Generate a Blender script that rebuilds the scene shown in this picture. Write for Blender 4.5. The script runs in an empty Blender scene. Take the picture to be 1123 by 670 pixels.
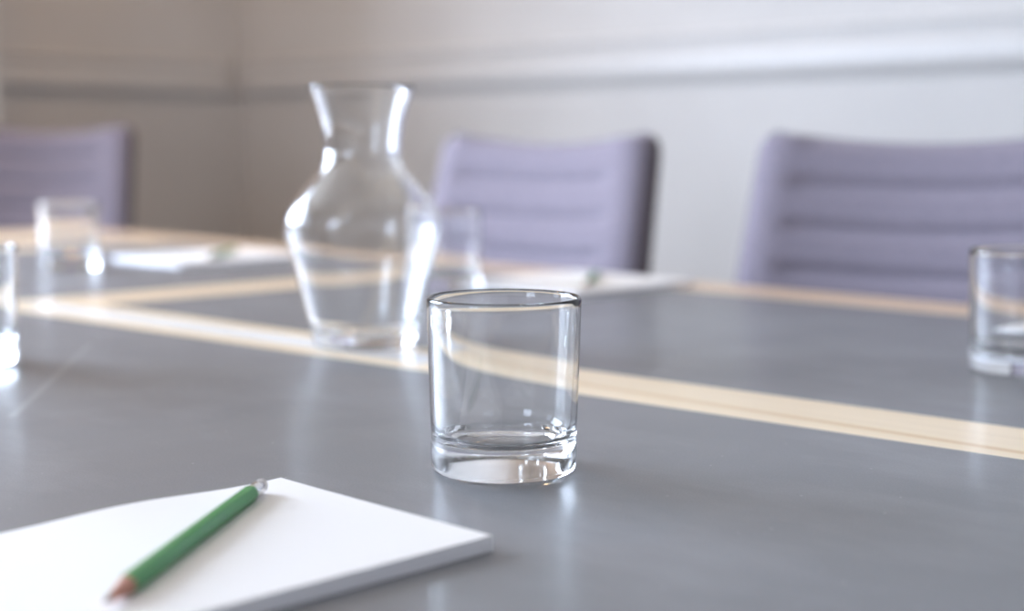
import bpy, bmesh, math, random
from mathutils import Vector, Matrix
random.seed(7)
S = bpy.context.scene
COL = S.collection
TZ = 0.74                      # height of the table top
# ------------------------------------------------------------------ helpers
def link(name, bm, mat, parent=None, loc=None, smooth=False, kind=None):
    bmesh.ops.recalc_face_normals(bm, faces=bm.faces[:])
    me = bpy.data.meshes.new(name)
    bm.to_mesh(me); bm.free()
    for m in (mat if isinstance(mat, (list, tuple)) else [mat]):
        me.materials.append(m)
    if smooth:
        for p in me.polygons: p.use_smooth = True
    o = bpy.data.objects.new(name, me)
    COL.objects.link(o)
    if parent: o.parent = parent
    if loc: o.location = loc
    if kind: o['kind'] = kind
    return o
def thing(name, label, cat, loc=(0, 0, 0), rz=0.0, group=None):
    o = bpy.data.objects.new(name, None); COL.objects.link(o)
    o.empty_display_size = 0.05
    o.location = loc; o.rotation_euler = (0, 0, rz)
    tag(o, label, cat, group)
    return o
def tag(o, label, cat, group=None):
    o['label'] = label; o['category'] = cat
    if group: o['group'] = group
def box(bm, x0, x1, y0, y1, z0, z1):
    v = [bm.verts.new((x, y, z)) for z in (z0, z1) for x, y in ((x0, y0), (x1, y0), (x1, y1), (x0, y1))]
    for f in ((3, 2, 1, 0), (4, 5, 6, 7), (0, 1, 5, 4), (1, 2, 6, 5), (2, 3, 7, 6), (3, 0, 4, 7)):
        bm.faces.new([v[i] for i in f])
def bevel(bm, w, seg=2):
    bmesh.ops.bevel(bm, geom=bm.edges[:], offset=w, segments=seg, affect='EDGES', profile=0.5)
def prism(bm, pts, z0, z1):
    lo = [bm.verts.new((x, y, z0)) for x, y in pts]
    hi = [bm.verts.new((x, y, z1)) for x, y in pts]
    n = len(pts)
    bm.faces.new(lo[::-1]); bm.faces.new(hi)
    for i in range(n):
        bm.faces.new((lo[i], lo[(i + 1) % n], hi[(i + 1) % n], hi[i]))
def lathe(bm, prof, seg=96):
    """closed (r, z) outline; points with r = 0 sit on the axis"""
    rings = []
    for r, z in prof:
        if r < 1e-7: rings.append([bm.verts.new((0, 0, z))])
        else: rings.append([bm.verts.new((r * math.cos(2 * math.pi * k / seg), r * math.sin(2 * math.pi * k / seg), z)) for k in range(seg)])
    for a, b in zip(rings, rings[1:]):
        for k in range(seg):
            j = (k + 1) % seg
            if len(a) == 1 and len(b) == 1: continue
            if len(a) == 1: bm.faces.new((a[0], b[j], b[k]))
            elif len(b) == 1: bm.faces.new((a[k], a[j], b[0]))
            else: bm.faces.new((a[k], a[j], b[j], b[k]))
def spline(pts, n=6):
    """Catmull-Rom through (r, z) points"""
    P = [pts[0]] + list(pts) + [pts[-1]]
    out = []
    for i in range(1, len(P) - 2):
        p0, p1, p2, p3 = P[i - 1], P[i], P[i + 1], P[i + 2]
        for k in range(n):
            t = k / n
            out.append(tuple(0.5 * (2 * p1[c] + (p2[c] - p0[c]) * t + (2 * p0[c] - 5 * p1[c] + 4 * p2[c] - p3[c]) * t * t
                                    + (3 * p1[c] - p0[c] - 3 * p2[c] + p3[c]) * t ** 3) for c in (0, 1)))
    out.append(tuple(pts[-1]))
    return out
def tube(bm, pts, r, seg=12):
    rings = []
    for i, p in enumerate(pts):
        p = Vector(p)
        d = (Vector(pts[min(i + 1, len(pts) - 1)]) - Vector(pts[max(i - 1, 0)])).normalized()
        a = d.orthogonal().normalized(); b = d.cross(a)
        rr = r[i] if isinstance(r, (list, tuple)) else r
        rings.append([bm.verts.new(p + a * rr * math.cos(2 * math.pi * k / seg) + b * rr * math.sin(2 * math.pi * k / seg)) for k in range(seg)])
    for a, b in zip(rings, rings[1:]):
        for k in range(seg):
            bm.faces.new((a[k], a[(k + 1) % seg], b[(k + 1) % seg], b[k]))
    bm.faces.new(rings[0][::-1]); bm.faces.new(rings[-1])
# ------------------------------------------------------------------ materials
def mat(name, col, rough=0.5, spec=0.5, metal=0.0, **kw):
    m = bpy.data.materials.new(name); m.use_nodes = True
    b = m.node_tree.nodes['Principled BSDF']
    b.inputs['Base Color'].default_value = (*col, 1)
    b.inputs['Roughness'].default_value = rough
    b.inputs['Specular IOR Level'].default_value = spec
    b.inputs['Metallic'].default_value = metal
    for k, v in kw.items(): b.inputs[k].default_value = v
    return m
class NT:
    def __init__(s, m): s.t = m.node_tree; s.b = s.t.nodes['Principled BSDF']
    def n(s, typ, **kw):
        x = s.t.nodes.new(typ)
        for k, v in kw.items():
            if k.startswith('i_'): x.inputs[k[2:].replace('_', ' ')].default_value = v
            else: setattr(x, k, v)
        return x
    def l(s, a, b): s.t.links.new(a, b)
    def ramp(s, fac, stops):
        r = s.n('ShaderNodeValToRGB')
        e = r.color_ramp.elements
        while len(e) < len(stops): e.new(0.5)
        for q, (p, c) in zip(e, stops):
            q.position = p; q.color = (*c, 1) if len(c) == 3 else c
        s.l(fac, r.inputs[0]); return r
def noise(nt, scale, detail=4, vec=None, rough=0.5):
    n = nt.n('ShaderNodeTexNoise'); n.inputs['Scale'].default_value = scale
    n.inputs['Detail'].default_value = detail; n.inputs['Roughness'].default_value = rough
    if vec: nt.l(vec, n.inputs['Vector'])
    return n
def mapped(nt, scale=(1, 1, 1), rot=(0, 0, 0)):
    tc = nt.n('ShaderNodeTexCoord'); mp = nt.n('ShaderNodeMapping')
    mp.inputs['Scale'].default_value = scale; mp.inputs['Rotation'].default_value = rot
    nt.l(tc.outputs['Object'], mp.inputs['Vector']); return mp.outputs['Vector']
def painted(name, col, rough=0.6, amt=0.03, bump=0.02, scale=40):
    m = mat(name, col, rough); t = NT(m)
    n = noise(t, 3.0, 3, mapped(t))
    r = t.ramp(n.outputs['Fac'], [(0.3, tuple(c * (1 - amt) for c in col)), (0.7, tuple(min(1, c * (1 + amt)) for c in col))])
    t.l(r.outputs[0], t.b.inputs['Base Color'])
    n2 = noise(t, scale, 4, mapped(t)); bp = t.n('ShaderNodeBump'); bp.inputs['Strength'].default_value = bump
    bp.inputs['Distance'].default_value = 0.01
    t.l(n2.outputs['Fac'], bp.inputs['Height']); t.l(bp.outputs[0], t.b.inputs['Normal'])
    return m
def wood(name, a, b, rough=0.3, rot=0.0, line=None, stretch=26, coat=0.0):
    m = mat(name, a, rough); t = NT(m)
    v = mapped(t, (1.2, stretch, stretch), (0, 0, rot))
    n = noise(t, 3.0, 6, v, 0.55)
    r = t.ramp(n.outputs['Fac'], [(0.25, b), (0.5, a), (0.8, tuple(min(1, c * 1.06) for c in a))])
    out = r.outputs[0]
    if line:                                     # fine dark growth lines
        w = t.n('ShaderNodeTexWave'); w.inputs['Scale'].default_value = 0.15
        w.bands_direction = 'Y'; w.inputs['Distortion'].default_value = 1.6
        w.inputs['Detail'].default_value = 3; w.inputs['Detail Scale'].default_value = 0.6
        t.l(v, w.inputs['Vector'])
        rr = t.ramp(w.outputs['Fac'], [(0.0, (1, 1, 1)), (0.955, (1, 1, 1)), (1.0, line)])
        mx = t.n('ShaderNodeMix', data_type='RGBA', blend_type='MULTIPLY'); mx.inputs[0].default_value = 1
        t.l(out, mx.inputs[6]); t.l(rr.outputs[0], mx.inputs[7]); out = mx.outputs[2]
    t.l(out, t.b.inputs['Base Color'])
    t.b.inputs['Coat Weight'].default_value = coat; t.b.inputs['Coat Roughness'].default_value = 0.08
    return m
def linoleum():
    m = mat('dark_grey_linoleum', (0.1, 0.105, 0.115), 0.3); t = NT(m)
    v = mapped(t)
    n = noise(t, 9, 5, v)
    base = t.ramp(n.outputs['Fac'], [(0.3, (0.172, 0.175, 0.188)), (0.7, (0.192, 0.195, 0.206))])
    # pale dust specks
    vo = t.n('ShaderNodeTexVoronoi'); vo.inputs['Scale'].default_value = 130; t.l(v, vo.inputs['Vector'])
    sp = t.ramp(vo.outputs['Distance'], [(0.0, (1, 1, 1)), (0.08, (1, 1, 1)), (0.13, (0, 0, 0))])
    sel = t.ramp(vo.outputs['Color'], [(0.74, (0, 0, 0)), (0.86, (.55, .55, .55))])
    mul = t.n('ShaderNodeMath', operation='MULTIPLY'); t.l(sp.outputs[0], mul.inputs[0]); t.l(sel.outputs[0], mul.inputs[1])
    # one long pale scuff: distance to the line through (-1.15,.634)-(-.86,.416)
    sx = t.n('ShaderNodeSeparateXYZ'); t.l(v, sx.inputs[0])
    ax, ay, bx_, by_ = -1.13, 0.62, -0.86, 0.416
    L = math.hypot(bx_ - ax, by_ - ay); ux, uy = (bx_ - ax) / L, (by_ - ay) / L
    def lin(cx, cy, c0):
        a = t.n('ShaderNodeMath', operation='MULTIPLY_ADD'); a.inputs[1].default_value = cx; a.inputs[2].default_value = c0
        t.l(sx.outputs[0], a.inputs[0])
        b = t.n('ShaderNodeMath', operation='MULTIPLY_ADD'); b.inputs[1].default_value = cy
        t.l(sx.outputs[1], b.inputs[0]); t.l(a.outputs[0], b.inputs[2]); return b.outputs[0]
    across = lin(-uy, ux, uy * ax - ux * ay); along = lin(ux, uy, -ux * ax - uy * ay)
    ab = t.n('ShaderNodeMath', operation='ABSOLUTE'); t.l(across, ab.inputs[0])
    c1 = t.n('ShaderNodeMapRange'); c1.inputs['From Min'].default_value = 0.0015; c1.inputs['From Max'].default_value = 0.004
    c1.inputs['To Min'].default_value = 1; c1.inputs['To Max'].default_value = 0; t.l(ab.outputs[0], c1.inputs['Value'])
    g1 = t.n('ShaderNodeMath', operation='GREATER_THAN'); g1.inputs[1].default_value = 0; t.l(along, g1.inputs[0])
    g2 = t.n('ShaderNodeMath', operation='LESS_THAN'); g2.inputs[1].default_value = L; t.l(along, g2.inputs[0])
    k = t.n('ShaderNodeMath', operation='MULTIPLY'); t.l(c1.outputs[0], k.inputs[0]); t.l(g1.outputs[0], k.inputs[1])
    k2 = t.n('ShaderNodeMath', operation='MULTIPLY'); t.l(k.outputs[0], k2.inputs[0]); t.l(g2.outputs[0], k2.inputs[1])
    k3 = t.n('ShaderNodeMath', operation='MULTIPLY'); t.l(k2.outputs[0], k3.inputs[0]); k3.inputs[1].default_value = 0.25
    ad = t.n('ShaderNodeMath', operation='MAXIMUM'); t.l(mul.outputs[0], ad.inputs[0]); t.l(k3.outputs[0], ad.inputs[1])
    mx = t.n('ShaderNodeMix', data_type='RGBA'); t.l(ad.outputs[0], mx.inputs[0])
    # rubbed, dusty patches and a fine grain
    np_ = noise(t, 5, 6, mapped(t, (1, 2.2, 1), (0, 0, .5)), .6); pr = t.ramp(np_.outputs['Fac'], [(0.48, (1, 1, 1)), (0.72, (1.3, 1.3, 1.3))])
    ng = noise(t, 900, 2, v); gr = t.n('ShaderNodeMapRange'); gr.inputs['To Min'].default_value = .80; gr.inputs['To Max'].default_value = 1.24
    t.l(ng.outputs['Fac'], gr.inputs['Value'])
    m1 = t.n('ShaderNodeMix', data_type='RGBA', blend_type='MULTIPLY'); m1.inputs[0].default_value = 1
    t.l(base.outputs[0], m1.inputs[6]); t.l(pr.outputs[0], m1.inputs[7])
    m2 = t.n('ShaderNodeMix', data_type='RGBA', blend_type='MULTIPLY'); m2.inputs[0].default_value = 1
    t.l(m1.outputs[2], m2.inputs[6]); t.l(gr.outputs[0], m2.inputs[7])
    t.l(m2.outputs[2], mx.inputs[6]); mx.inputs[7].default_value = (0.45, 0.45, 0.45, 1)
    t.l(mx.outputs[2], t.b.inputs['Base Color'])
    t.b.inputs['Coat Weight'].default_value = 0.35; t.b.inputs['Coat Roughness'].default_value = 0.22
    # wiped streaks vary the gloss
    v2 = mapped(t, (6, 1.5, 1), (0, 0, 0.6)); n2 = noise(t, 2.5, 2, v2)
    rr = t.n('ShaderNodeMapRange'); rr.inputs['To Min'].default_value = 0.45; rr.inputs['To Max'].default_value = 0.6
    t.l(n2.outputs['Fac'], rr.inputs['Value']); t.l(rr.outputs[0], t.b.inputs['Roughness'])
    return m
def fabric(name, a, b):
    m = mat(name, a, 0.85, 0.25); t = NT(m)
    v = mapped(t)
    n = noise(t, 300, 2, v)
    r = t.ramp(n.outputs['Fac'], [(0.35, b), (0.65, a)])
    t.l(r.outputs[0], t.b.inputs['Base Color'])
    t.b.inputs['Sheen Weight'].default_value = 0.25; t.b.inputs['Sheen Roughness'].default_value = 0.5
    bp = t.n('ShaderNodeBump'); bp.inputs['Strength'].default_value = 0.15; bp.inputs['Distance'].default_value = 0.002
    t.l(n.outputs['Fac'], bp.inputs['Height']); t.l(bp.outputs[0], t.b.inputs['Normal'])
    return m
def glass(name, ior=1.5, tint=(0.985, 0.99, 0.99)):
    return mat(name, tint, 0.0, 0.5, **{'Transmission Weight': 1.0, 'IOR': ior})
M = dict(
    wall=painted('wall_paint', (0.57, 0.55, 0.53), 0.65),
    trim=painted('trim_paint', (0.60, 0.58, 0.56), 0.4),
    ceil=painted('ceiling_paint', (0.62, 0.56, 0.48), 0.8),
    floor=fabric('carpet', (0.20, 0.14, 0.10), (0.15, 0.105, 0.075)),
    lino=linoleum(),
    inlay=wood('maple_along', (0.93, 0.765, 0.54), (0.86, 0.69, 0.47), 0.32, 0.0, (0.80, 0.68, 0.50)),
    inlay_x=wood('maple_across', (0.80, 0.63, 0.44), (0.72, 0.54, 0.36), 0.32, math.pi / 2),
    band=wood('maple_edge', (0.74, 0.55, 0.38), (0.62, 0.44, 0.29), 0.35),
    inset=painted('inset_white', (0.96, 0.955, 0.95), 0.25, 0.01, 0.0),
    under=mat('dark_board', (0.07, 0.065, 0.06), 0.6),
    steel=mat('brushed_steel', (0.55, 0.55, 0.56), 0.3, metal=1.0),
    paper=painted('white_paper', (0.90, 0.875, 0.855), 0.75, 0.008, 0.01, 60),
    page=None,
    green=painted('green_lacquer', (0.06, 0.29, 0.085), 0.3, 0.04, 0.0),
    pwood=painted('pencil_cedar', (0.55, 0.27, 0.20), 0.7, 0.08),
    lead=mat('graphite', (0.08, 0.07, 0.07), 0.4),
    rubber=painted('eraser_white', (0.75, 0.72, 0.70), 0.8),
    silver=mat('ferrule_metal', (0.85, 0.85, 0.86), 0.22, metal=1.0),
    lilac=fabric('lilac_grey_fabric', (0.275, 0.243, 0.295), (0.212, 0.187, 0.232)),
    shell=wood('walnut_shell', (0.085, 0.05, 0.042), (0.05, 0.03, 0.026), 0.4),
    tumbler=glass('tumbler_glass', 1.5), carafe=glass('carafe_glass', 1.5),
)
def page_edges():
    m = mat('page_edges', (0.8, 0.8, 0.84), 0.8); t = NT(m)
    v = mapped(t, (1, 1, 1)); w = t.n('ShaderNodeTexWave'); w.bands_direction = 'Z'; w.inputs['Scale'].default_value = 600
    w.inputs['Distortion'].default_value = 1.0; t.l(v, w.inputs['Vector'])
    r = t.ramp(w.outputs['Fac'], [(0, (0.84, 0.84, 0.88)), (1, (0.93, 0.93, 0.96))]); t.l(r.outputs[0], t.b.inputs['Base Color'])
    return m
M['page'] = page_edges()
# ------------------------------------------------------------------ room shell
XL, XR, YN, YF, ZC = -3.62, 2.6, -3.4, 2.5, 2.85
bm = bmesh.new(); box(bm, XL - .3, XR + .3, YN - .3, YF + .3, -.12, 0); link('floor', bm, M['floor'], kind='structure')
bm = bmesh.new(); box(bm, XL - .3, XR + .3, YN - .3, YF + .3, ZC, ZC + .12); link('ceiling', bm, M['ceil'], kind='structure')
bm = bmesh.new(); box(bm, XL - .3, XR + .3, YF, YF + .3, 0, ZC); link('wall_far', bm, M['wall'], kind='structure')
bm = bmesh.new(); box(bm, XR, XR + .3, YN, YF, 0, ZC); link('wall_right', bm, M['wall'], kind='structure')
NWX = (-1.0, 0.1)                               # window in the near wall, behind the camera
WZ0, WZ1 = 0.82, 2.60
bm = bmesh.new()
box(bm, XL - .3, NWX[0], YN - .3, YN, 0, ZC); box(bm, NWX[1], XR + .3, YN - .3, YN, 0, ZC)
box(bm, *NWX, YN - .3, YN, 0, WZ0); box(bm, *NWX, YN - .3, YN, WZ1, ZC)
link('wall_near', bm, M['wall'], kind='structure')
WIN = [(-1.35, 0.75), (-3.05, -1.75)]              # windows in the left wall (y range)
bm = bmesh.new()
ys = [YN] + [v for w in sorted(WIN) for v in w] + [YF]
for a, b in zip(ys[::2], ys[1::2]): box(bm, XL - .3, XL, a, b, 0, ZC)
for a, b in WIN:
    box(bm, XL - .3, XL, a, b, 0, WZ0); box(bm, XL - .3, XL, a, b, WZ1, ZC)
link('wall_left', bm, M['wall'], kind='structure')
# windows: frame with glazing bars, pane
pane_m = bpy.data.materials.new('window_pane'); pane_m.use_nodes = True
nt = pane_m.node_tree; nt.nodes.clear()
o_ = nt.nodes.new('ShaderNodeOutputMaterial'); mx = nt.nodes.new('ShaderNodeMixShader')
mx.inputs[0].default_value = .04
tr = nt.nodes.new('ShaderNodeBsdfTransparent'); gl = nt.nodes.new('ShaderNodeBsdfGlossy'); gl.inputs['Roughness'].default_value = 0.02
nt.links.new(tr.outputs[0], mx.inputs[1]); nt.links.new(gl.outputs[0], mx.inputs[2]); nt.links.new(mx.outputs[0], o_.inputs[0])
for i, (a, b) in enumerate(WIN):
    bm = bmesh.new()
    x0, x1 = XL - .07, XL - .03
    for yy in (a, (a + b) / 2 - .025, b - .05): box(bm, x0, x1, yy, yy + .05, WZ0, WZ1)
    for zz in (WZ0, (WZ0 + WZ1) / 2 - .02, WZ1 - .05): box(bm, x0 + .002, x1 - .002, a, b, zz, zz + .045)
    fo = link('window_%d' % (i + 1), bm, M['trim'], kind='structure')
    bm = bmesh.new(); box(bm, XL - .052, XL - .048, a + .03, b - .03, WZ0 + .03, WZ1 - .03); link('window_pane', bm, pane_m, fo)
    bm = bmesh.new(); box(bm, XL - .02, XL + .045, a - .05, b + .05, WZ0 - .035, WZ0); link('window_sill', bm, M['trim'], fo)
    if i == 0:                                  # unseen panels added to shade the wall corner and the left chair
        for yy, SH in ((1.56, .31), (b + .03, .25)):
            bm = bmesh.new(); box(bm, XL + .003, XL + SH, yy, yy + .04, WZ0, WZ1)
            for zz in (WZ0 + .08, WZ0 + .50, WZ0 + .92, WZ0 + 1.34): box(bm, XL + .06, XL + SH - .04, yy - .006, yy + .046, zz, zz + .34)
            link('shade_panel', bm, M['trim'], fo)
bm = bmesh.new()
a, b = NWX
for xx in (a, (a + b) / 2 - .025, b - .05): box(bm, xx, xx + .05, YN - .07, YN - .03, WZ0, WZ1)
for zz in (WZ0, (WZ0 + WZ1) / 2 - .02, WZ1 - .05): box(bm, a, b, YN - .068, YN - .032, zz, zz + .045)
fo = link('window_3', bm, M['trim'], kind='structure')
bm = bmesh.new(); box(bm, a + .03, b - .03, YN - .052, YN - .048, WZ0 + .03, WZ1 - .03); link('window_pane', bm, pane_m, fo)
bm = bmesh.new(); box(bm, a - .05, b + .05, YN - .02, YN + .045, WZ0 - .035, WZ0); link('window_sill', bm, M['trim'], fo)
# chair rail (moulded) and baseboard: profile = (offset from wall, z)
HT = TZ
RAIL = [(0, .404), (.018, .404), (.022, .400), (.021, .394), (.0175, .386), (.0155, .376), (.0150, .369), (.0135, .366), (.016, .363), (.0185, .358), (.0185, .330), (.017, .321),
        (.012, .312), (.006, .304), (.0035, .298), (0, .297)]
BASE = [(0, .16 - HT), (.008, .16 - HT), (.016, .145 - HT), (.018, .0 - HT), (0, .0 - HT)]
def run(name, prof, p0, p1, n, mat_):
    """moulding from p0 to p1, n = direction it stands out from the wall"""
    bm = bmesh.new(); rings = []
    for p in (p0, p1):
        rings.append([bm.verts.new((p[0] + n[0] * d, p[1] + n[1] * d, HT + z)) for d, z in prof])
    k = len(prof)
    for i in range(k): bm.faces.new((rings[0][i], rings[0][(i + 1) % k], rings[1][(i + 1) % k], rings[1][i]))
    bm.faces.new(rings[0]); bm.faces.new(rings[1][::-1])
    return link(name, bm, mat_, kind='structure')
run('trim_1', RAIL, (XL + .001, YF - .0005), (XR - .001, YF - .0005), (0, -1), M['trim'])
run('trim_2', RAIL, (XL + .0005, WIN[0][1] + .07), (XL + .0005, YF - .055), (1, 0), M['trim'])
run('baseboard_far', BASE, (XL + .02, YF - .0005), (XR - .02, YF - .0005), (0, -1), M['trim'])
run('baseboard_left', BASE, (XL + .0005, YN + .02), (XL + .0005, YF - .02), (1, 0), M['trim'])
# ------------------------------------------------------------------ table
def l1b(x): return .746 + .052 * (x + .353)      # near edge of the long inlay
def l1t(x): return .829 + .047 * (x + .394)      # far edge of the long inlay
def fin(x): return 1.337 - .026 * (x + .70)      # inner edge of the far band
def fout(x): return 1.430 - .026 * (x + .75)     # outer edge of the table
NE0, NE1 = .075, .165                           # near band
C0, C1 = -1.50, -1.40                           # cross inlay
E0, E1, E2, E3 = -2.20, -2.31, -2.40, -2.72     # wood / grey / wood at the far end
R0, R1 = .62, .74                               # right end band
table = thing('boardroom_table', 'long grey-topped boardroom table with pale wood inlay strips and edge bands', 'table', (0, 0, TZ))
T0 = -.035
def part(name, polys, m, z1=0.0):
    bm = bmesh.new()
    for p in polys: prism(bm, p, T0, z1)
    return link(name, bm, m, table)
def quad(xa, xb, lo, hi):
    f = lambda g, x: g(x) if callable(g) else g
    return [(xa, f(lo, xa)), (xb, f(lo, xb)), (xb, f(hi, xb)), (xa, f(hi, xa))]
part('writing_surface', [quad(C0, R0, NE1, l1b), quad(E0, C0, NE1, fin)], M['lino'])
part('writing_surface', [quad(C1, R0, l1t, fin)], M['lino'])
part('writing_surface', [quad(E2, E1, NE1, fin)], M['lino'])
TR0, TR1 = -1.455, -.845                        # white strip along the middle of the long inlay
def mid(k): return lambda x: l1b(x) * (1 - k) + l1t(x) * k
part('wood_inlay', [quad(C0, TR0, l1b, l1t), quad(TR1, R0, l1b, l1t), quad(TR0, TR1, l1b, mid(.27)), quad(TR0, TR1, mid(.73), l1t)], M['inlay'])
part('white_inset', [quad(TR0, TR1, mid(.27), mid(.73))], M['inset'])['label'] = 'white strip set into the pale wood strip'
part('wood_inlay', [quad(C0, C1, l1t, fin)], M['inlay_x'])
part('edge_band', [quad(E3, R1, fin, fout)], M['band'])
part('edge_band', [quad(E3, R1, NE0, NE1)], M['band'])
part('edge_band', [quad(R0, R1, NE1, fin)], M['inlay_x'])
part('end_strip', [quad(E1, E0, NE1, fin)], M['inlay_x'])
part('end_strip', [quad(E3, E2, NE1, fin)], M['inlay_x'])
bm = bmesh.new(); box(bm, E3 + .25, R1 - .25, NE0 + .2, 1.25, T0 - .06, T0); link('underframe', bm, M['under'], table)
for lx in (-2.2, -1.0, .2):
    bm = bmesh.new(); box(bm, lx - .04, lx + .04, .45, .9, -TZ + .03, T0 - .06); box(bm, lx - .06, lx + .06, .35, .98, -TZ, -TZ + .03)
    link('leg', bm, M['under'], table)
# ------------------------------------------------------------------ tumblers
def tumbler_mesh():
    ro = lambda z: .0381 + (.0405 - .0381) * max(0, (z - .014)) / .076
    out = [(0, .0022), (.026, .0018), (.0335, .0006), (.0352, 0), (.0370, .0008), (.0381, .0032), (.0384, .009), (.0383, .0148), (.0379, .0162)]
    n = 18
    out += [(ro(.0175 + (.0885 - .0175) * k / n), .0175 + (.0885 - .0175) * k / n) for k in range(n + 1)]
    r = ro(.09)
    out += [(r - .0003, .0896), (r - .0011, .0901), (r - .0019, .0896)]
    th = lambda z: .0022 + .0012 * (.09 - z) / .065
    out += [(ro(z) - th(z), z) for z in [.0885 - (.0885 - .026) * k / n for k in range(n + 1)]]
    out += [(.0347, .0222), (.0336, .0194), (.0315, .0172), (.0282, .0157), (.0235, .0150), (.016, .0149), (.008, .0150), (0, .0151)]
    bm = bmesh.new(); lathe(bm, out, 128)
    return bm
t0 = link('tumbler', tumbler_mesh(), M['tumbler'], smooth=True)
tag(t0, 'sharp clear glass tumbler standing alone in the foreground beside the white notepad', 'glass', 'water tumblers on the table')
t0.location = (-.5365, .5305, TZ + .0003); t0.scale = (1, 1, 1.015)
for nm, x, y, lab in (
        ('right', -.500, 1.045, 'clear tumbler cut by the right edge of the photo, before the right-hand chair'),
        ('carafe', -1.27, 1.163, 'blurred tumbler half hidden behind the carafe, before the centre chair'),
        ('corner', -1.837, .981, 'blurred tumbler in front of the leftmost chair, left of the far notepad'),
        ('edge', -1.095, .495, 'tumbler cut off by the left edge of the photo, nearer than the leftmost chair')):
    o = t0.copy(); COL.objects.link(o); o.location = (x, y, TZ + .0003); o.rotation_euler.z = random.uniform(0, 6)
    o['label'] = lab
# ------------------------------------------------------------------ carafe
def carafe_mesh():
    out = spline([(.0425, .004), (.0447, .012), (.0480, .026), (.0530, .046), (.0590, .070), (.0640, .088), (.0660, .098), (.0656, .108), (.0612, .119),
                  (.0520, .1305), (.0435, .140), (.0365, .1485), (.0328, .157), (.0320, .165), (.0330, .178), (.0355, .192), (.0398, .205), (.0428, .2135)], 5)
    base = [(0, .0075), (.015, .0065), (.028, .0035), (.036, .0008), (.0385, 0), (.0408, .0008)]
    lip = [(.0443, .2160), (.0444, .2174), (.0434, .2181), (.0420, .2176)]
    inn = []
    for r, z in reversed(out[10:]):
        th = .0024
        inn.append((r - th, z - (.0008 if z < .10 else 0)))
    inn += [(.0435, .0165), (.0405, .0125), (.035, .0115), (.024, .0125), (.012, .0140), (0, .0145)]
    bm = bmesh.new(); lathe(bm, base + out + lip + inn, 128)
    return bm
ca = link('carafe', carafe_mesh(), M['carafe'], smooth=True)
tag(ca, 'empty clear glass water carafe with flared neck, behind the sharp tumbler', 'carafe')
ca.location = (-.9560, .7790, TZ + .0003)
# ------------------------------------------------------------------ notepads
def notepad(x0, x1, y0, y1, h, label, curl=0.0):
    root = thing('notepad', label, 'notepad', ((x0 + x1) / 2, (y0 + y1) / 2, TZ + .0002), 0, 'white notepads on the table')
    w, l = (x1 - x0) / 2, (y1 - y0) / 2
    bm = bmesh.new(); box(bm, -w, w, -l, l, 0, h - .0006); link('page_block', bm, M['page'], root)
    bm = bmesh.new(); nx, ny = 20, 26
    def zz(u, v):
        return h + curl * .002 * max(0, -u) ** 2 * (0.5 + 0.5 * math.sin(5 * v + .6))
    top = [[bm.verts.new((w * (2 * i / nx - 1), l * (2 * j / ny - 1), zz(2 * i / nx - 1, 2 * j / ny - 1))) for j in range(ny + 1)] for i in range(nx + 1)]
    low = [[bm.verts.new((v.co.x, v.co.y, h - .0006)) for v in row] for row in top]
    for g, fl in ((top, 0), (low, 1)):
        for i in range(nx):
            for j in range(ny):
                q = (g[i][j], g[i + 1][j], g[i + 1][j + 1], g[i][j + 1]); bm.faces.new(q[::-1] if fl else q)
    for i in range(nx):
        bm.faces.new((top[i][0], low[i][0], low[i + 1][0], top[i + 1][0])); bm.faces.new((top[i][ny], top[i + 1][ny], low[i + 1][ny], low[i][ny]))
    for j in range(ny):
        bm.faces.new((top[0][j], top[0][j + 1], low[0][j + 1], low[0][j])); bm.faces.new((top[nx][j], low[nx][j], low[nx][j + 1], top[nx][j + 1]))
    link('top_sheet', bm, M['paper'], root)
    return root
PH = .0066
notepad(-.5785, -.4295, .205, .4175, PH, 'large sharp-cornered white notepad in the near left foreground with green pencil on it', 1.0)
notepad(-1.277, -1.082, 1.180, 1.393, PH, 'white notepad in front of the centre chair, just behind the sharp tumbler')
notepad(-1.920, -1.740, 1.092, 1.320, PH, 'white notepad at the far left between the carafe and the leftmost tumbler')
notepad(-.595, -.445, 1.175, 1.385, PH, 'white notepad seen through the tumbler at the right edge of the photo')
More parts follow.
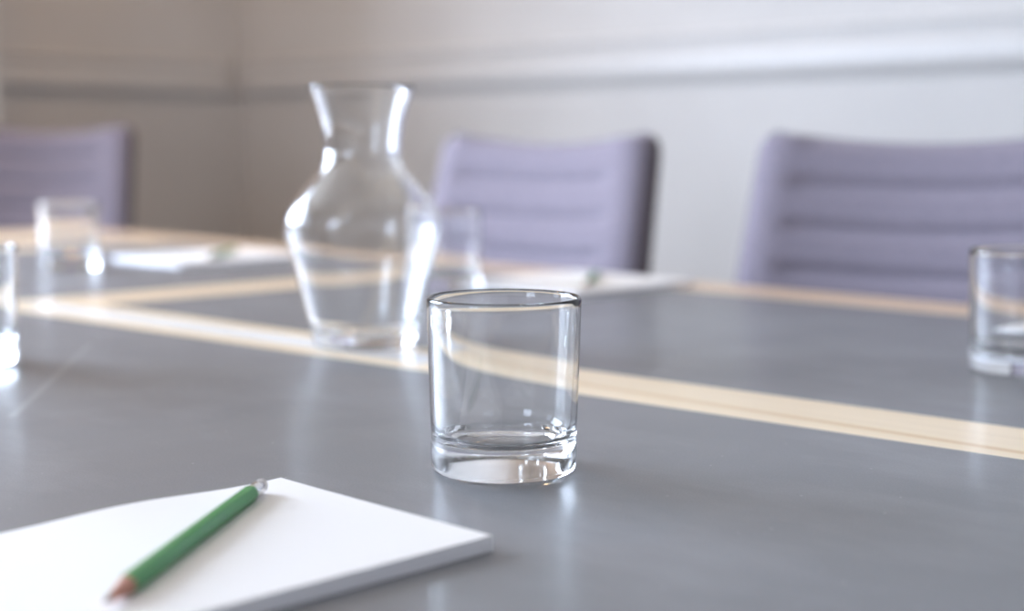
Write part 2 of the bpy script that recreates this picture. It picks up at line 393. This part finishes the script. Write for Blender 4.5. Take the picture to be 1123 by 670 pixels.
# ------------------------------------------------------------------ pencils
def pencil(p, q, label, z):
    """p = eraser end, q = point"""
    L = math.hypot(q[0] - p[0], q[1] - p[1]); R = .0041
    root = thing('pencil', label, 'pencil', (p[0], p[1], z + R * math.cos(math.pi / 6)), math.atan2(q[1] - p[1], q[0] - p[0]), 'green pencils on notepads')
    def lx(prof, seg, name, m, parent=root, smooth=True, flat=False):
        bm = bmesh.new(); lathe(bm, prof, seg)
        bmesh.ops.rotate(bm, verts=bm.verts[:], cent=(0, 0, 0), matrix=Matrix.Rotation(math.pi / 2, 3, 'Y'))
        if flat: bmesh.ops.rotate(bm, verts=bm.verts[:], cent=(0, 0, 0), matrix=Matrix.Rotation(math.pi / 6, 3, 'X'))
        return link(name, bm, m, parent, smooth=smooth)
    r6 = R
    lx([(0, .017), (r6, .017), (r6, L - .021), (r6 * .96, L - .0195), (0, L - .0195)], 6, 'barrel', M['green'], smooth=False, flat=True)
    rf = .00345
    fp = [(0, .006), (rf, .006)]
    for k in range(4): fp += [(rf, .0075 + k * .0026), (rf * 1.05, .0083 + k * .0026), (rf, .0091 + k * .0026)]
    fp += [(rf, .0185), (0, .0185)]
    lx(fp, 28, 'ferrule', M['silver'])
    lx([(0, 0), (.0022, .0002), (.0031, .0010), (.0033, .0025), (.0033, .0062), (0, .0062)], 28, 'eraser', M['rubber'])
    lx([(0, L - .0205), (.0037, L - .0205), (.0012, L - .004), (0, L - .004)], 28, 'sharpened_wood', M['pwood'])
    lx([(0, L - .0042), (.0012, L - .0042), (.0004, L - .0002), (0, L)], 16, 'lead_point', M['lead'])
    return root
pz = TZ + PH + .0004
pencil((-.5600, .3935), (-.4530, .2505), 'green pencil lying on the sharp near notepad, white eraser at its far corner', pz)
pencil((-1.215, 1.365), (-1.110, 1.228), 'thin blurred pencil on the notepad before the centre chair', pz)
pencil((-1.885, 1.285), (-1.765, 1.155), 'thin blurred pencil on the far left notepad behind the carafe', pz)
# ------------------------------------------------------------------ chairs
def smooth(a, b, x):
    t = max(0, min(1, (x - a) / (b - a))); return t * t * (3 - 2 * t)
def corner(v):
    """narrowing of the outline in the last 7 % of the height: rounded top corners"""
    t = max(0, (v - .93) / .07)
    return 1 - .10 * (1 - math.sqrt(max(0, 1 - t * t)))
def back_pad(W, H0, H1, th):
    """ribbed, wrapped cushion: u across, v up; front faces -Y, leaning back"""
    bm = bmesh.new(); nu, nv = 56, 110
    rows = {}
    def P(u, v, side):
        hw = W / 2 * (1 + 0.17 * (1 - v)) * corner(v)
        e = 0.055 / (W / 2)                     # rounded border
        du = max(0, (abs(u) - (1 - e)) / e); dv = max(0, (abs(2 * v - 1) - (1 - .07)) / .07)
        d = min(1, math.hypot(du, dv))
        bulge = math.sqrt(max(0, 1 - d * d))
        x = hw * u; z = H0 + (H1 - H0) * v + .010 * u * u * v
        y0 = -.028 * u * u                      # wraps round the sitter
        if side == 0:
            rib = 0
            k = smooth(1 - e * 0.8, 1 - e * 1.5, abs(u))
            ph = (v * (H1 - H0) / .056) % 1.0
            rib = -.0085 * math.exp(-((min(ph, 1 - ph)) / .13) ** 2) * k
            y = -th * .70 * bulge - rib * 1.0
        else:
            y = 0
        return Vector((x, y + y0, z))
    for side in (0, 1):
        for i in range(nu + 1):
            for j in range(nv + 1):
                u = 2 * i / nu - 1; v = j / nv
                # squash the grid toward the borders
                u = math.copysign(abs(u) ** 0.8, u)
                rows[side, i, j] = bm.verts.new(P(u, v, side))
    for i in range(nu):
        for j in range(nv):
            a = [rows[0, i, j], rows[0, i + 1, j], rows[0, i + 1, j + 1], rows[0, i, j + 1]]
            bm.faces.new(a)
            b = [rows[1, i, j], rows[1, i, j + 1], rows[1, i + 1, j + 1], rows[1, i + 1, j]]
            bm.faces.new(b)
    for i in range(nu):
        bm.faces.new((rows[0, i, 0], rows[1, i, 0], rows[1, i + 1, 0], rows[0, i + 1, 0]))
        bm.faces.new((rows[0, i, nv], rows[0, i + 1, nv], rows[1, i + 1, nv], rows[1, i, nv]))
    for j in range(nv):
        bm.faces.new((rows[0, 0, j], rows[0, 0, j + 1], rows[1, 0, j + 1], rows[1, 0, j]))
        bm.faces.new((rows[0, nu, j], rows[1, nu, j], rows[1, nu, j + 1], rows[0, nu, j + 1]))
    bmesh.ops.remove_doubles(bm, verts=bm.verts[:], dist=1e-5)
    return bm
def back_shell(W, H0, H1, th):
    bm = bmesh.new(); nu, nv = 24, 60; g = {}
    for s in (0, 1):
        for i in range(nu + 1):
            for j in range(nv + 1):
                u = 2 * i / nu - 1; v = j / nv
                hw = W / 2 * (1 + 0.17 * (1 - v)) * corner(v) + .001
                g[s, i, j] = bm.verts.new((hw * u, -.028 * u * u + .0005 + s * th, H0 + (H1 - H0) * v + .010 * u * u * v))
    for i in range(nu):
        for j in range(nv):
            bm.faces.new((g[0, i, j], g[0, i, j + 1], g[0, i + 1, j + 1], g[0, i + 1, j]))
            bm.faces.new((g[1, i, j], g[1, i + 1, j], g[1, i + 1, j + 1], g[1, i, j + 1]))
    for i in range(nu):
        bm.faces.new((g[0, i, 0], g[0, i + 1, 0], g[1, i + 1, 0], g[1, i, 0])); bm.faces.new((g[0, i, nv], g[1, i, nv], g[1, i + 1, nv], g[0, i + 1, nv]))
    for j in range(nv):
        bm.faces.new((g[0, 0, j], g[1, 0, j], g[1, 0, j + 1], g[0, 0, j + 1])); bm.faces.new((g[0, nu, j], g[0, nu, j + 1], g[1, nu, j + 1], g[1, nu, j]))
    return bm
TILT = math.radians(12.5)
def make_chair(label):
    root = thing('meeting_chair', label, 'chair', (0, 0, 0), 0, 'lilac-grey chairs along the far side')
    W, ZB = .428, .46
    H = .466 / math.cos(TILT)
    for nm, bm, m in (('backrest', back_pad(W, .02, H, .05), M['lilac']), ('back_shell', back_shell(W, .02, H, .014), M['shell'])):
        bmesh.ops.rotate(bm, verts=bm.verts[:], cent=(0, 0, 0), matrix=Matrix.Rotation(-TILT, 3, 'X'))
        bmesh.ops.translate(bm, verts=bm.verts[:], vec=(0, -.115, ZB - .015))
        link(nm, bm, m, root, smooth=(nm == 'backrest'))
    bm = bmesh.new(); box(bm, -.235, .235, -.56, -.13, .40, .47); bevel(bm, .022, 3); link('seat', bm, M['lilac'], root, smooth=True)
    bm = bmesh.new(); box(bm, -.225, .225, -.55, -.10, .385, .40); link('seat_frame', bm, M['shell'], root)
    for sx in (-1, 1):
        for yy, y2 in ((-.52, -.55), (-.13, -.06)):
            bm = bmesh.new(); tube(bm, [(sx * .205, yy, .39), (sx * .22, y2, 0)], .011); link('leg', bm, M['steel'], root)
    for sx in (-1, 1):
        bm = bmesh.new(); tube(bm, [(sx * .17, -.13, .392), (sx * .17, -.085, .46), (sx * .17, -.083, .52)], .010)
        link('back_bracket', bm, M['steel'], root)
    return root
def dup(root, loc, rz, label):
    r = root.copy(); COL.objects.link(r); r.location = loc; r.rotation_euler = (0, 0, rz); r['label'] = label
    for ch in list(root.children):
        c = ch.copy(); COL.objects.link(c); c.parent = r
    return r
ch = make_chair('lilac-grey ribbed chair at the centre, between the carafe and the right-hand chair')
ch.location = (-1.535, 1.645, 0)
dup(ch, (-.945, 1.70, 0), math.radians(13), 'lilac-grey ribbed chair at the right, its back cut by the photo edge')
lc = dup(ch, (-3.12, 1.66, 0), math.radians(24), 'leftmost lilac-grey ribbed chair, dark side edge toward the room corner')
lc.scale.z = 1.027
# ------------------------------------------------------------------ lights
def area(name, loc, rot, sx, sy, power, col, spread=180):
    d = bpy.data.lights.new(name, 'AREA'); d.shape = 'RECTANGLE'; d.size = sx; d.size_y = sy
    d.energy = power; d.color = col; d.spread = math.radians(spread)
    o = bpy.data.objects.new(name, d); COL.objects.link(o); o.location = loc; o.rotation_euler = rot
    o['kind'] = 'helper'
    return o
DAY = (0.78, 0.93, 1.18)
for (a, b), pw in zip(WIN, (84, 10)):           # daylight behind the panes of the left windows
    area('daylight', (XL - .10, (a + b) / 2, (WZ0 + WZ1) / 2), (0, -math.pi / 2, 0), WZ1 - WZ0 - .02, b - a - .02, pw, DAY)
area('daylight', ((NWX[0] + NWX[1]) / 2, YN - .10, (WZ0 + WZ1) / 2), (math.pi / 2, 0, 0), NWX[1] - NWX[0] - .02, WZ1 - WZ0 - .02, 15, DAY)
def ceiling_fill(x, y, label):  # unseen warm light and housing, added as fill for the corner
    root = thing('ceiling_fill', label, 'fill light', (x, y, ZC))
    bm = bmesh.new(); lathe(bm, [(0, 0), (.2, 0), (.2, -.03), (.185, -.05), (0, -.05)], 48); link('housing', bm, M['trim'], root)
    d = bpy.data.lights.new('warm_fill', 'AREA'); d.shape = 'DISK'; d.size = .34; d.energy = 4.2; d.color = (1.0, .60, .28)
    o = bpy.data.objects.new('warm_fill', d); COL.objects.link(o); o.parent = root; o.location = (0, 0, -.055); o['kind'] = 'helper'
ceiling_fill(-2.75, 1.35, 'added round warm fill light, unseen, near the room corner over the left table end')
w = bpy.data.worlds.new('sky'); S.world = w; w.use_nodes = True
w.node_tree.nodes['Background'].inputs[0].default_value = (0.75, 0.85, 1, 1); w.node_tree.nodes['Background'].inputs[1].default_value = 1.0
# ------------------------------------------------------------------ camera
cd = bpy.data.cameras.new('camera'); cam = bpy.data.objects.new('camera', cd); COL.objects.link(cam)
cd.sensor_width = 36; cd.lens = 1600 / 1123 * 36; cd.clip_start = .01
PITCH = math.atan((335 - 157) / 1600)
cam.location = (0, 0, TZ + .1707)
cam.rotation_euler = (math.pi / 2 - PITCH, 0, math.radians(45))
cd.dof.use_dof = True; cd.dof.focus_distance = .755; cd.dof.aperture_fstop = 3.7; cd.dof.aperture_blades = 0
S.camera = cam
# ------------------------------------------------------------------ look
S.view_settings.view_transform = 'Standard'; S.view_settings.look = 'None'
S.view_settings.gamma = 1; S.view_settings.exposure = 1.52; S.view_settings.use_curve_mapping = False
cy = S.cycles
cy.use_denoising = True; cy.max_bounces = 24; cy.transmission_bounces = 20; cy.glossy_bounces = 10; cy.diffuse_bounces = 6
cy.transparent_max_bounces = 16; cy.caustics_reflective = True; cy.caustics_refractive = True
cy.sample_clamp_indirect = 8; cy.blur_glossy = 0.3
